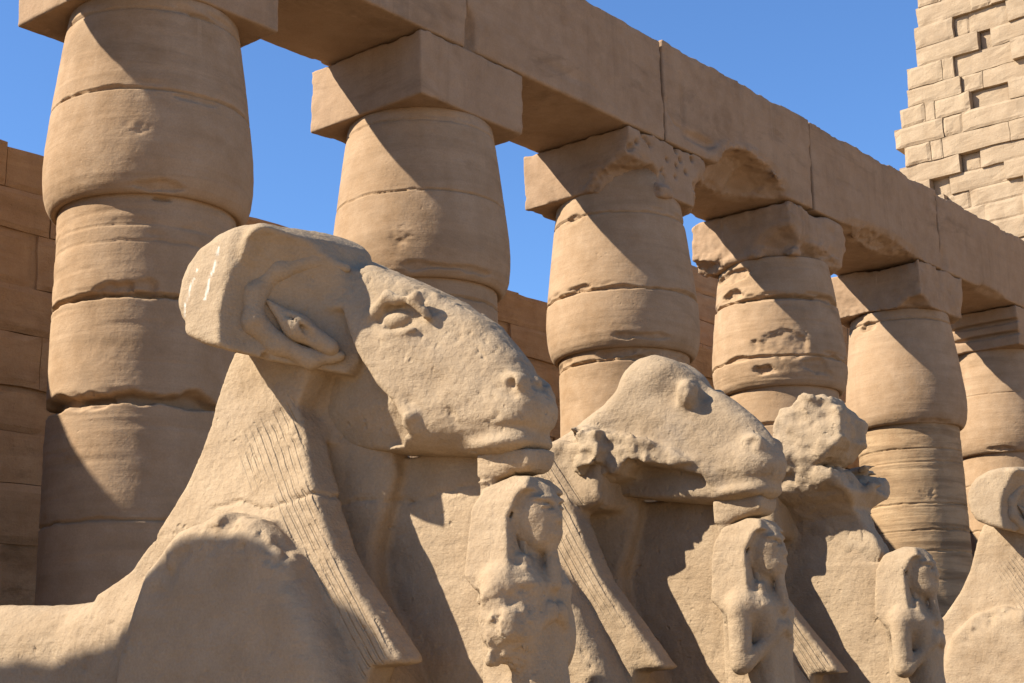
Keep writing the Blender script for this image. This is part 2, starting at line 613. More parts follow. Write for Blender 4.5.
CHIPS_SHAFT = {
    1: [(-1.05, 5.93, 0.32, 0.07, 0.07), (-0.65, 5.9, 0.16, 0.12, 0.05), (-1.25, 4.78, 0.35, 0.09, 0.09), (-0.5, 6.9, 0.15, 0.05, 0.08)],
    3: [(-1.0, 6.72, 0.4, 0.07, 0.06)],
    5: [(-0.8, 5.6, 0.3, 0.15, 0.02)],
}

column_objs = []
for i in range(0, 8):
    base = empty('column', colpos(T_COL[i]), ROT_COL)
    rng = np.random.RandomState(100 + i)
    tag(base, COLUMN_LABELS.get(i, 'sandstone column farther along the roofed row, mostly hidden'), 'column', 'columns of the colonnade')
    low = 6.93 if i not in (3,) else 6.80
    lathe([(1.03 - 0.05 * (z / 7.0), z) for z in zrange(0.25, low + 0.05, 0.016)], 'shaft', M_BAND if i == 5 else M_COLUMN, base,
          SEAMS_SHAFT.get(i, [(5.5, 0.05, 0.015, 0.5)]), seed=11 * i + 1, chips=CHIPS_SHAFT.get(i, ()), rough=0.007, strata=0.9 if i in (1, 5) else 0.3)
    lathe([(1.30, 0.0), (1.34, 0.05), (1.35, 0.25), (1.30, 0.31), (1.0, 0.32)], 'base', M_COLUMN, base, seed=3 * i)
    lathe(capital_rows(low), 'capital', M_COLUMN, base, SEAMS_CAP.get(i, [(8.0, 0.03, 0.01, 0.4)]), seed=7 * i + 2,
          chips=CHIPS_CAP.get(i, ()), rough=0.012 if i == 4 else 0.004)
    cuts = []
    wear, edge, rnd = 0.016, 0.035, 0.006
    if i == 3:
        cuts = [((1.12, -1.18, Z_AB - .03), (0.98, 1.02, 0.46)), ((1.0, 0.98, Z_AB + 0.1), (0.3, 0.24, 0.35))]
        wear = 0.03
        k3 = np.random.RandomState(5)
        for _ in range(22):
            cuts.append(((HN, k3.uniform(-0.95, 0.9), k3.uniform(Z_AB + 0.2, Z_AT - 0.05)), (0.08, 0.034, 0.034)))
    if i == 4:
        cuts = [((1.05, -1.15, Z_AB - 0.02), (0.75, 0.5, 0.42)), ((1.08, 1.18, Z_AB - 0.05), (0.38, 0.34, 0.6)), ((1.08, 1.2, Z_AT + 0.1), (0.3, 0.3, 0.38)), ((-0.9, -1.0, Z_AB - 0.02), (0.5, 0.3, 0.22)), ((1.2, -0.1, Z_AB - 0.1), (0.45, 1.0, 0.4))]
        wear, edge, rnd = 0.07, 0.10, 0.08
    if i == 5:
        cuts = [((1.02, -1.02, Z_AB - 0.02), (0.5, 0.4, 0.19)), ((1.05, 1.05, Z_AT - 0.3), (0.12, 0.12, 0.4))]
        wear, edge = 0.06, 0.07
    if i == 6:
        for kz in (0.28, 0.55):
            cuts.append(((0.3, -0.98, Z_AB + kz), (0.85, 0.09, 0.05)))
    rough_block('abacus', (-1.05, -1.02, Z_AB), (HN, 1.03, Z_AT - 0.006), M_BEAM, base, h=0.021, fine=0.002, seed=50 + i, wear=wear, cuts=cuts, edge=edge, round_=rnd)
    if i == 1:
        for ch in base.children:
            if not ch.name.startswith('abacus'):
                ch.scale = (0.965, 0.965, 1)
                ch.location = (0.02, 0.05, 0)
    column_objs.append(base)

# architrave blocks, butted end to end above the columns
JOINTS = [-9.2, -4.35, -0.12, 4.40, 8.95, 14.05, 18.9, 23.5, 28.3]
BEAM_LABELS = [
    'beam block at the top left corner spanning to the column nearest the left edge',
    'roof beam block over the gap between the two leftmost columns, cut by the top edge',
    'long beam block whose left end has a dark notch above the crisp square block',
    'beam block above the hole-pitted top block, its underside hollowed and its face cracked',
    'beam block over the rounded worn top block, clean vertical joint at its left end',
    'beam block just left of the stepped tower, chipped along its lower edge',
    'beam block under the right end of the tower, cut by the right edge',
    'farther beam block continuing the row beyond the right edge',
]
CRACKS = {2: [[(0.975, 2.40, 10.52), (0.975, 2.81, 10.38), (0.975, 3.18, 10.17)]],
          3: [[(0.97, 0.07, 10.79), (0.97, 0.08, 10.56), (0.97, 0.25, 10.41), (0.97, 0.67, 10.39), (0.97, 0.99, 10.28), (0.97, 1.27, 10.19)]],
          5: [[(0.97, 0.75, 11.6), (0.97, 0.70, 10.9)]]}
for i in range(len(JOINTS) - 1):
    t0, t1 = JOINTS[i] + 0.012, JOINTS[i + 1] - 0.012
    L_ = t1 - t0
    b = empty('architrave_block', colpos(t0), ROT_COL)
    tag(b, BEAM_LABELS[i], 'stone beam', 'beam blocks on the colonnade')
    cuts = []
    if i == 2:
        cuts = [((1.02, 0.02, 10.30), (0.22, 0.16, 0.42)), ((1.0, 2.1, 10.4), (0.05, 0.45, 0.06))]
    if i == 3:
        cuts = [((1.0, 2.45, 9.95), (0.80, 1.15, 0.62)), ((0.98, 0.5, 10.75), (0.06, 0.06, 0.4)), ((0.98, 1.0, 10.35), (0.08, 0.5, 0.09))]
    if i == 4:
        cuts = [((1.0, 2.7, 9.98), (0.4, 1.2, 0.24))]
    if i == 5:
        cuts = [((1.0, 2.4, 9.98), (0.3, 0.9, 0.19)), ((1.02, 0.1, 10.3), (0.12, 0.2, 0.3))]
    if i == 6:
        cuts = [((1.0, 2.6, 9.98), (0.3, 1.0, 0.19))]
    back = HN - 1.79
    rough_block('beam_body', (back, 0.0, Z_AT), (HN - 0.006 * (i % 3), L_, Z_TOP - 0.02 * ((i * 7) % 3)), M_BEAM, b, h=0.024, fine=0.002, round_=0.006, seed=200 + i, wear=0.024, cuts=cuts, edge=0.04, cracks=CRACKS.get(i, ()))

for o in list(bpy.data.objects):
    if o.name.startswith('beam_body'):
        # one solid block: keep it as the top-level mesh instead of an empty with a child
        p = o.parent
        o.parent = None
        o.location = p.location
        o.rotation_euler = p.rotation_euler
        for key in ('label', 'category', 'group', 'kind'):
            o[key] = p[key]
        nm = p.name
        bpy.data.objects.remove(p)
        o.name = 'architrave_block'
        o.data.name = 'architrave_block'


# ------------------------------------------------------------------ coursed walls (rear wall of the court, pylon tower)
def block_mesh(blocks, seed, amp):
    """blocks: list of (centre xyz, half sizes) in local axes; returns worn bevelled boxes as one mesh."""
    VV, QQ = [], []
    off = 0
    rng = np.random.RandomState(seed)
    n = 7
    s = np.linspace(-1, 1, n)
    s = np.sign(s) * np.abs(s) ** 0.75
    for c, hs in blocks:
        c = np.array(c)
        hs = np.array(hs)
        # front (+x), top, bottom and both end faces of a box, as one bevelled sheet wrapped round
        pts = []
        A, B = np.meshgrid(s, s, indexing='ij')
        bev = min(0.022, 0.06 * min(hs[1], hs[2])) * rng.uniform(0.3, 1.9)
        ring = np.maximum(np.abs(A), np.abs(B))
        X = np.where(ring > 0.99, hs[0] - bev, hs[0])
        Y = A * (hs[1] - 0.0)
        Z = B * (hs[2] - 0.0)
        inner = ring < 0.99
        Y = np.where(inner, A / 0.9086 * 0.999 * (hs[1] - bev) if False else np.clip(Y, -(hs[1] - bev), hs[1] - bev), Y)
        Z = np.where(inner, np.clip(Z, -(hs[2] - bev), hs[2] - bev), Z)
        F = np.stack([X, Y, Z], -1)
        Fb = F.copy()
        Fb[..., 0] = -hs[0]
        V = np.concatenate([F.reshape(-1, 3), Fb.reshape(-1, 3)]) + c
        idx = np.arange(n * n).reshape(n, n)
        q = []
        for i in range(n - 1):
            for k in range(n - 1):
                q.append((idx[i, k], idx[i + 1, k], idx[i + 1, k + 1], idx[i, k + 1]))
        b0 = n * n
        edge = [(i, 0) for i in range(n)] + [(n - 1, k) for k in range(1, n)] + [(i, n - 1) for i in range(n - 2, -1, -1)] + [(0, k) for k in range(n - 2, 0, -1)]
        ed = [idx[a, b] for a, b in edge]
        for j in range(len(ed)):
            a, b = ed[j], ed[(j + 1) % len(ed)]
            q.append((a, a + b0, b + b0, b))
        VV.append(V)
        QQ.append(np.array(q) + off)
        off += len(V)
    V = np.concatenate(VV)
    Q = np.concatenate(QQ)
    w = np.stack([fbm(V, 1.1, 4, seed + k) for k in range(3)], -1)
    w2 = np.stack([fbm(V, 3.3, 3, seed + 9 + k) for k in range(3)], -1)
    V = V + (w + 0.8 * w2) * np.array([amp, amp * 0.7, amp * 0.7])
    return V, Q


rng = np.random.RandomState(4)
W_OFF, W_TOP = -3.1, 8.77
blocks = []
z = 0.0
heights = [0.62, 0.70, 0.55, 0.68, 0.6, 0.58, 0.72, 0.6, 0.55, 0.66, 0.6, 0.7, 0.52, 0.6]
heights = [h_ * W_TOP / sum(heights) for h_ in heights]
for ci, hh in enumerate(heights):
    y = -16.0 + rng.uniform(0, 1)
    last = ci == len(heights) - 1
    while y < 34:
        ln = rng.uniform(0.9, 2.0)
        drop = rng.uniform(0, 0.09) if last else 0.0
        if last and rng.rand() < 0.10:
            drop = rng.uniform(0.25, 0.6)
        dx = rng.normal(0, 0.022) - (0.08 if rng.rand() < 0.06 else 0)
        blocks.append(((-0.4 + dx, y + ln / 2, z + (hh - drop) / 2), (0.4, ln / 2 - rng.uniform(0.002, 0.012), (hh - drop) / 2 - rng.uniform(0.002, 0.010))))
        y += ln
    z += hh
V, Q = block_mesh(blocks, 31, 0.03)
wall = mesh_obj('rear_wall', V, Q, M_WALL, smooth=False)
wall.location = colpos(0, W_OFF)
wall.rotation_euler = (0, 0, ROT_COL)
tag(wall, 'shaded orange-brown stone block wall running behind the columns', 'wall')
core_v = np.array([(x, y, zz) for x in (-0.75, -0.06) for y in (-16, 34) for zz in (0, W_TOP - 0.45)], float)
core_q = np.array([(0, 1, 3, 2), (4, 6, 7, 5), (0, 4, 5, 1), (2, 3, 7, 6), (1, 5, 7, 3)])
mesh_obj('rubble_core', core_v, core_q, M_WALL, wall, smooth=False)

# taller masonry standing behind the rear wall
rng = np.random.RandomState(14)
blocks = []
zc = 0.0
while zc < 12.0:
    hh = rng.uniform(0.6, 0.85)
    y = 15.6 + rng.uniform(0, 0.15)
    while y < 29.0:
        ln = min(rng.uniform(0.9, 2.0), 29.6 - y)
        blocks.append(((-0.6 + rng.normal(0, 0.02), y + ln / 2, zc + hh / 2), (0.6, ln / 2 - 0.008, hh / 2 - 0.008)))
        y += ln
    zc += hh
V, Q = block_mesh(blocks, 35, 0.03)
hall = mesh_obj('hall_wall', V, Q, M_WALL, smooth=False)
hall.location = colpos(0, -7.0)
hall.rotation_euler = (0, 0, ROT_COL)
tag(hall, 'taller brown wall glimpsed in the narrow gap between the third and fourth columns', 'wall')

# pylon tower: face towards the sun (-row), its far edge battered, courses of worn blocks
PY_T = 33.0
rng = np.random.RandomState(9)
blocks = []
zc, H = 0.0, 31.0
ci = 0
EDGE0 = -9.7     # place of the left edge (along NV) at z = 14
while zc < H:
    hh = rng.uniform(0.62, 0.76)
    left = EDGE0 + 0.215 * (zc - 14) + rng.uniform(-0.28, 0.28)
    y = left
    bi = 0
    while y < 16:
        ln = rng.uniform(1.1, 2.4)
        if bi == 0:
            ln = rng.uniform(0.8, 1.5) if ci % 2 else rng.uniform(1.6, 2.3)
        dx = rng.normal(0, 0.03)
        hh2 = hh
        if bi == 1:                            # chase left where the corner stones were robbed
            ln = rng.uniform(0.25, 0.8)
            dx = -rng.uniform(0.10, 0.34) if rng.rand() < 0.45 else dx
        if bi == 2 and rng.rand() < 0.4:
            dx = -rng.uniform(0.05, 0.2)
        if rng.rand() < 0.08:
            dx -= rng.uniform(0.12, 0.35)
        blocks.append(((-0.5 + dx, y + ln / 2, zc + hh2 / 2), (0.5, ln / 2 - rng.uniform(0.002, 0.015), hh2 / 2 - rng.uniform(0.001, 0.010))))
        y += ln
        bi += 1
    zc += hh
    ci += 1
# local x = outward normal (-RV), local y = NV
V, Q = block_mesh(blocks, 77, 0.045)
pyl = mesh_obj('pylon_tower', V, Q, M_PYLON, smooth=False)
pp = C2 + RV * PY_T
pyl.location = (float(pp[0]), float(pp[1]), 0.0)
pyl.rotation_euler = (0, 0, math.atan2(-RV[1], -RV[0]))
tag(pyl, 'sunlit stepped tower of rough pale blocks against the blue sky', 'tower')
core = np.array([(x, y + (0.215 * (zz - 14) if y < 0 else 0), zz) for x in (-4.0, -0.40) for y in (EDGE0 + 0.35, 16) for zz in (0, H)], float)
mesh_obj('rubble_core', core, core_q, M_PYLON, pyl, smooth=False)

# ------------------------------------------------------------------ ram-headed sphinxes
TS = math.radians(36.6)
RS = np.array([math.sin(TS), math.cos(TS)])
NS = np.array([math.cos(TS), -math.sin(TS)])
K1 = np.array([0.03107, 5.79992])

FACE_A = [(-1.0, 3.50), (-.84, 3.555), (-.70, 3.485), (-.38, 3.315), (-.13, 3.15), (.015, 2.985), (.09, 2.86), (.115, 2.78), (.105, 2.715), (.085, 2.68),
          (.08, 2.65), (.045, 2.62), (-.03, 2.61), (-.25, 2.63), (-.5, 2.665), (-.8, 2.72), (-1.0, 2.77)]
FACE_B = [(-.98, 2.96), (-.80, 3.06), (-.68, 3.13), (-.60, 3.20), (-.555, 3.29), (-.50, 3.345), (-.43, 3.35), (-.36, 3.315), (-.27, 3.255), (-.09, 3.12), (.06, 2.985), (.145, 2.87), (.18, 2.78), (.17, 2.71), (.14, 2.67),
          (.14, 2.645), (.10, 2.61), (.0, 2.60), (-.2, 2.61), (-.5, 2.66), (-.8, 2.72), (-1.0, 2.75)]


DRIPS = [(-1.045, -1.072, 3.50, 3.28, .009), (-1.155, -1.195, 3.43, 3.23, .007)]


def ear_volume(g):
    d = g.cap((-.895, .47, 3.275), (-.82, .385, 3.175), .014, .046)
    d = smin(d, g.cap((-.82, .385, 3.175), (-.725, .285, 3.09), .046, .036), 0.05)
    d = smax(d, -g.cap((-.842, .458, 3.24), (-.75, .365, 3.128), .005, .012), 0.02)
    return d


HORN = [(-.69, .235, 3.43), (-.78, .335, 3.455), (-.865, .445, 3.41), (-.925, .515, 3.31), (-.925, .515, 3.19), (-.86, .44, 3.10), (-.77, .34, 3.045), (-.69, .265, 3.06)]
HORN_R = [.020, .040, .050, .052, .049, .044, .036, .020]


def horn_volume(g):
    d = None
    for k in range(len(HORN) - 1):
        a_, b_ = (np.array(HORN[q]) + np.array([-.018, -.016, 0]) for q in (k, k + 1))
        c = g.cap(a_, b_, HORN_R[k], HORN_R[k + 1])
        d = c if d is None else smin(d, c, 0.03)
    return d


def head_volume(g, kind):
    x, y, z, ay = g.x, g.y, g.z, g.ay
    d = None
    if kind in ('whole', 'hornless'):
        prof = FACE_A if kind == 'whole' else FACE_B
        P = g.poly(prof)
        w = interp(x, [-1.0, -.75, -.45, -.15, .05, .17], [.29, .28, .235, .170, .130, .095]) * (1.0 if kind == 'whole' else .93)
        zt = interp(x, [-1.0, -.8, -.66, -.38, -.13, .04, .135, .2], [3.5, 3.55, 3.475, 3.315, 3.15, 2.985, 2.86, 2.78])
        w = w * (1 - 0.30 * sstep(0.30, 0.0, zt - z)).astype(F32)
        w = w * (0.55 + 0.45 * sstep(2.58, 2.76, z)).astype(F32)
        d = smax(P, ay - w, 0.09)
        mx = 0.0 if kind == 'whole' else 0.035
        # jowl, broad at the back and ending in a ragged step behind the mouth
        if kind == 'whole':
            hol = smax(g.poly([(-1.1, 3.25), (-.70, 3.25), (-.63, 3.08), (-.53, 2.92), (-.415, 2.80), (-.40, 2.73), (-.46, 2.69), (-.8, 2.70), (-1.1, 2.70)]), .150 - ay - .35 * np.clip(2.86 - z, 0, .2), 0.02)
            d = smax(d, -hol, 0.03)
            d = smin(d, g.ell((-.375, .185, 2.785), (.06, .05, .05), True), 0.02)
            ex, ez = -.45, 3.19
            ew = .225
            d = smax(d, -g.ell((ex, ew + .045, ez - .012), (.118, .105, .062), True), 0.02)
            d = smin(d, g.ell((ex - .015, ew - .062, ez - .012), (.080, .058, .044), True), 0.008)
            d = smin(d, g.cap((ex - .12, ew - .005, ez + .015), (ex - .02, ew + .004, ez + .075), .018, .024, True), 0.03)
            d = smin(d, g.cap((ex - .02, ew + .004, ez + .075), (ex + .10, ew - .018, ez + .050), .024, .020, True), 0.03)
            d = smin(d, g.cap((ex + .10, ew - .010, ez + .050), (ex + .145, ew - .035, ez - .02), .024, .016, True), 0.03)
            d = smin(d, g.cap((ex - .125, ew - .010, ez - .010), (ex - .03, ew + .0, ez - .078), .012, .014, True), 0.02)
            d = smin(d, g.cap((ex - .03, ew + .0, ez - .078), (ex + .09, ew - .015, ez - .070), .014, .010, True), 0.02)
        else:
            ex, ez = -.225, 3.115
            ew = .185
            d = smin(d, g.ell((ex + .005, ew - .038, ez + .015), (.050, .058, .066), True), 0.035)
            d = smax(d, -g.ell((ex + .075, ew + .0, ez - .02), (.045, .045, .065), True), 0.012)
            d = smin(d, g.ell((-.44, .08, 3.24), (.12, .12, .08), True), 0.10)
        # muzzle, nostril
        d = smin(d, g.ell((-.015 + mx, .058, 2.78), (.115, .075, .078), True), 0.06)
        d = smin(d, g.ell((.038 + mx, .092, 2.865), (.055, .036, .042), True), 0.03)
        d = smax(d, -g.ell((.052 + mx, .125, 2.862), (.030, .020, .024), True), 0.008)
        d = smax(d, -g.cap((-.025 + mx, .145, 2.872), (.06 + mx, .122, 2.812), .010, .010, True), 0.014)
        # mouth
        mp = [(-.205, .185, 2.775), (-.185, .185, 2.725), (-.07, .165, 2.708), (.03, .135, 2.697), (.14, .05, 2.692)]
        for a_, b_ in zip(mp[:-1], mp[1:]):
            a2 = (a_[0] + mx, a_[1] - .006, a_[2])
            b2 = (b_[0] + mx, b_[1] - .006, b_[2])
            d = smax(d, -g.cap(a2, b2, .013, .013, True), 0.012)
        d = smin(d, g.ell((-.05 + mx, .068, 2.648), (.13, .080, .034), True), 0.035)
        d = smax(d, -g.ell((-.25 + mx, .245, 2.90), (.055, .040, .06), True), 0.05)
    if kind == 'hornless':
        # ledge left along the cheek where horn and ear were struck off
        led = smax(g.poly([(-.80, 3.02), (-.74, 3.03), (-.55, 2.97), (-.30, 2.87), (-.19, 2.79), (-.30, 2.785), (-.50, 2.83), (-.56, 2.76), (-.66, 2.74), (-.80, 2.80)]), ay - interp(x, [-1, -.6, -.2], [.36, .31, .20]), 0.015)
        cut = smax(g.poly([(-1.1, 2.80), (-.62, 2.80), (-.50, 2.82), (-.28, 2.775), (-.17, 2.73), (-.14, 2.60), (-.3, 2.5), (-1.1, 2.5)]), .115 - ay, 0.01)
        d = smax(d, -cut, 0.02)
        d = smin(d, led, 0.02)
        d = smin(d, g.box((-.68, .0, 2.90), (.075, .37, .10), .02), 0.02)
    if kind == 'whole':
        H_ = g.poly([(-1.19, 3.155), (-1.245, 3.22), (-1.265, 3.31), (-1.262, 3.40), (-1.235, 3.47), (-1.18, 3.53), (-1.08, 3.572), (-.95, 3.59), (-.85, 3.575), (-.78, 3.53), (-.70, 3.42), (-.66, 3.25), (-.655, 3.05), (-.70, 2.99), (-.90, 3.04), (-1.08, 3.10)])
        xs_ = x - interp(z, [3.0, 3.1, 3.2, 3.3, 3.4, 3.5, 3.58], [-.03, -.04, -.05, -.04, -.01, .04, .12])
        slant = np.interp(xs_, [-1.4, -.935, -.90, -.80, -.72, -.64], [.68, .68, .54, .37, .27, .20]).astype(F32)
        crown = 0.04 * sstep(0.6, 0.1, ay) * sstep(3.35, 3.6, z)
        hood = smax(H_ - crown.astype(F32), (ay - slant) * 0.7, 0.02)
        hood = smax(hood, ay - interp(z, [3.0, 3.1, 3.22, 3.4, 3.56], [.66, .66, .65, .62, .59]), 0.06)
        hood = smax(hood, -(y + .02), 0.05)          # the far side has lost its flare
        d = smin(d, hood, 0.02)
        # slot in the underside
        d = smax(d, -g.cap((-1.16, .50, 3.145), (-.86, .46, 3.035), .018, .018), 0.01)
    if kind == 'stump':
        H_ = g.poly([(-1.1, 3.00), (-1.0, 3.06), (-.66, 3.05), (-.60, 3.22), (-.55, 3.33), (-.44, 3.385), (-.30, 3.36), (-.20, 3.27), (-.19, 3.12), (-.26, 3.05), (-.40, 2.99), (-.27, 2.93),
                     (-.20, 2.85), (-.25, 2.76), (-.21, 2.68), (-.155, 2.58), (-.13, 2.50), (-.15, 2.40), (-.20, 2.2), (-1.1, 2.2)])
        w = interp(z, [2.3, 2.62, 2.72, 2.79, 2.86, 3.0, 3.05, 3.4], [.06, .065, .09, .16, .32, .34, .36, .33])
        d = smax(H_, ay - w, 0.03)
        d = smax(d, -smax(g.poly([(-1.2, 3.05), (-.1, 3.0), (0, 3.6), (-1.2, 3.6)]), y - .02, 0.05), 0.04)
        d = smax(d, -g.ell((-.36, .44, 2.78), (.22, .22, .15), True), 0.05)
    return d


def ram_head(parent, kind, seed, h):
    g = Grid((-1.4, -.68, 2.35), (.32, .68, 3.78), h)
    d = head_volume(g, kind)
    m = np.abs(d) < 0.09
    pts = np.argwhere(m) * h + g.lo
    amp = {'whole': .0035, 'hornless': .004, 'stump': .015}[kind]
    e = amp * (fbm(pts, 3.0, 3, seed) + 0.4 * fbm(pts, 11, 4, seed + 4))
    if kind == 'whole':
        # crumbled edge between forehead and hood, chipped rear corner, gnawed lid, nostril and jowl
        k1 = np.exp(-(((pts[:, 0] + .71) / .05) ** 2)) * sstep(3.35, 3.5, pts[:, 2])
        e = e + 0.030 * k1 * np.clip(fbm(pts, 9, 4, seed + 6) + .5, 0, 1)
        rag = np.exp(-(((pts[:, 0] + .38) / .06) ** 2 + ((pts[:, 2] - 2.78) / .08) ** 2))
        e = e + 0.05 * rag * terrace(fbm(pts, 9, 4, seed + 12), 8)
        br = np.exp(-(((pts[:, 0] + .40) / .12) ** 2 + ((pts[:, 2] - 3.265) / .04) ** 2))
        e = e + 0.022 * br * fbm(pts, 17, 4, seed + 13)
        nz = np.exp(-(((pts[:, 0] - .08) / .05) ** 2 + ((pts[:, 2] - 2.87) / .05) ** 2))
        e = e + 0.022 * nz * fbm(pts, 22, 3, seed + 14)
        cr = np.exp(-(((pts[:, 0] + 1.26) / .06) ** 2 + ((pts[:, 2] - 3.2) / .06) ** 2))
        e = e + 0.06 * cr * np.clip(fbm(pts, 8, 3, seed + 15) + .3, 0, 1)
        ed = np.exp(-(((pts[:, 0] + .93) / .03) ** 2)) * sstep(.5, .57, pts[:, 1])
        e = e + 0.02 * ed * np.clip(fbm(pts, 7, 4, seed + 16) + .3, 0, 1)
    if kind == 'hornless':
        k1 = sstep(-.17, -.26, pts[:, 0]) * sstep(3.05, 2.98, pts[:, 2]) * sstep(.15, .20, np.abs(pts[:, 1]))
        k1 = k1 * sstep(2.66, 2.74, pts[:, 2]) * sstep(.20, .26, np.abs(pts[:, 1]))
        e = e + 0.07 * k1 * terrace(np.clip(fbm(pts, 5.5, 5, seed + 6), -.35, .35), 7) + 0.008 * k1 * fbm(pts, 18, 3, seed + 33)
        br = np.exp(-(((pts[:, 0] + .20) / .07) ** 2 + ((pts[:, 2] - 3.12) / .08) ** 2))
        e = e + 0.05 * br * terrace(fbm(pts, 9, 4, seed + 13), 8)
    if kind == 'stump':
        f = np.abs(fbm(pts, 3.6, 4, seed + 6)) * 2.4
        up = sstep(2.84, 2.92, pts[:, 2])
        tt = terrace(fbm(pts, 4.0, 5, seed + 6), 7)
        e = e + (0.03 + 0.07 * up) * tt + (0.004 + 0.012 * up) * fbm(pts, 15, 4, seed + 7)
    d[m] += e.astype(F32)
    V, Q = nets(d, g)
    V = relax(V, Q, 1, 0.35)
    N = vnormals(V, Q)
    fine = 0.0030 if kind != 'stump' else 0.006
    V = V + N * (fine * fbm(V, 26, 4, seed + 9))[:, None]
    pit = vnoise(V * 48.0, seed + 21)
    pm = sstep(-.1, .4, fbm(V, 2.5, 2, seed + 22))
    V = V - N * (0.006 * sstep(.62, .9, pit) * pm)[:, None]
    head = mesh_obj('ram_head', V, Q, M_HEAD, parent, flip_y=True)
    if kind == 'whole' and seed == 41:
        # white bird droppings run down the rim of the hood
        fac = np.zeros(len(V))
        jit = 0.012 * vnoise(V * np.array([0, 0, 22.0]), seed + 5)
        for x0, x1, z1, z0, wd in DRIPS:
            t_ = np.clip((V[:, 2] - z0) / (z1 - z0), 0, 1)
            xc = x0 + (x1 - x0) * (1 - t_) + jit
            f = sstep(wd, wd * .3, np.abs(V[:, 0] - xc)) * (V[:, 2] > z0) * (V[:, 2] < z1) * (V[:, 1] > .45)
            f = f * sstep(-.5, .0, vnoise(V * 40.0, seed + 6))
            fac = np.maximum(fac, f)
        at = head.data.attributes.new('droppings', 'FLOAT', 'POINT')
        at.data.foreach_set('value', fac.astype(F32))
    if kind == 'whole':
        g = Grid((-1.0, .12, 2.9), (-.58, .66, 3.42), h)
        d = ear_volume(g)
        m = np.abs(d) < 0.06
        pts = np.argwhere(m) * h + g.lo
        d[m] += (0.010 * fbm(pts, 9, 4, seed + 3)).astype(F32)
        V, Q = nets(d, g)
        V = relax(V, Q, 1, 0.35)
        mesh_obj('ear', V, Q, M_HEAD, head, flip_y=True)
        g = Grid((-1.08, .12, 2.92), (-.58, .66, 3.56), h)
        d = horn_volume(g)
        m = np.abs(d) < 0.06
        pts = np.argwhere(m) * h + g.lo
        d[m] += (0.014 * fbm(pts, 5, 4, seed + 2) + 0.012 * np.clip(fbm(pts, 11, 3, seed + 1), 0, 1)).astype(F32)
        V, Q = nets(d, g)
        V = relax(V, Q, 1, 0.35)
        mesh_obj('horn', V, Q, M_HEAD, head, flip_y=True)
    return head


CRACK_LINES = [([(-1.90, 2.40), (-1.67, 2.388), (-1.55, 2.42)], .008), ([(-1.30, 2.492), (-1.135, 2.512), (-.99, 2.462), (-.855, 2.485), (-.71, 2.50), (-.56, 2.49)], .012), ([(-.60, 2.482), (-.41, 2.515), (-.225, 2.526), (.05, 2.522)], .009)]


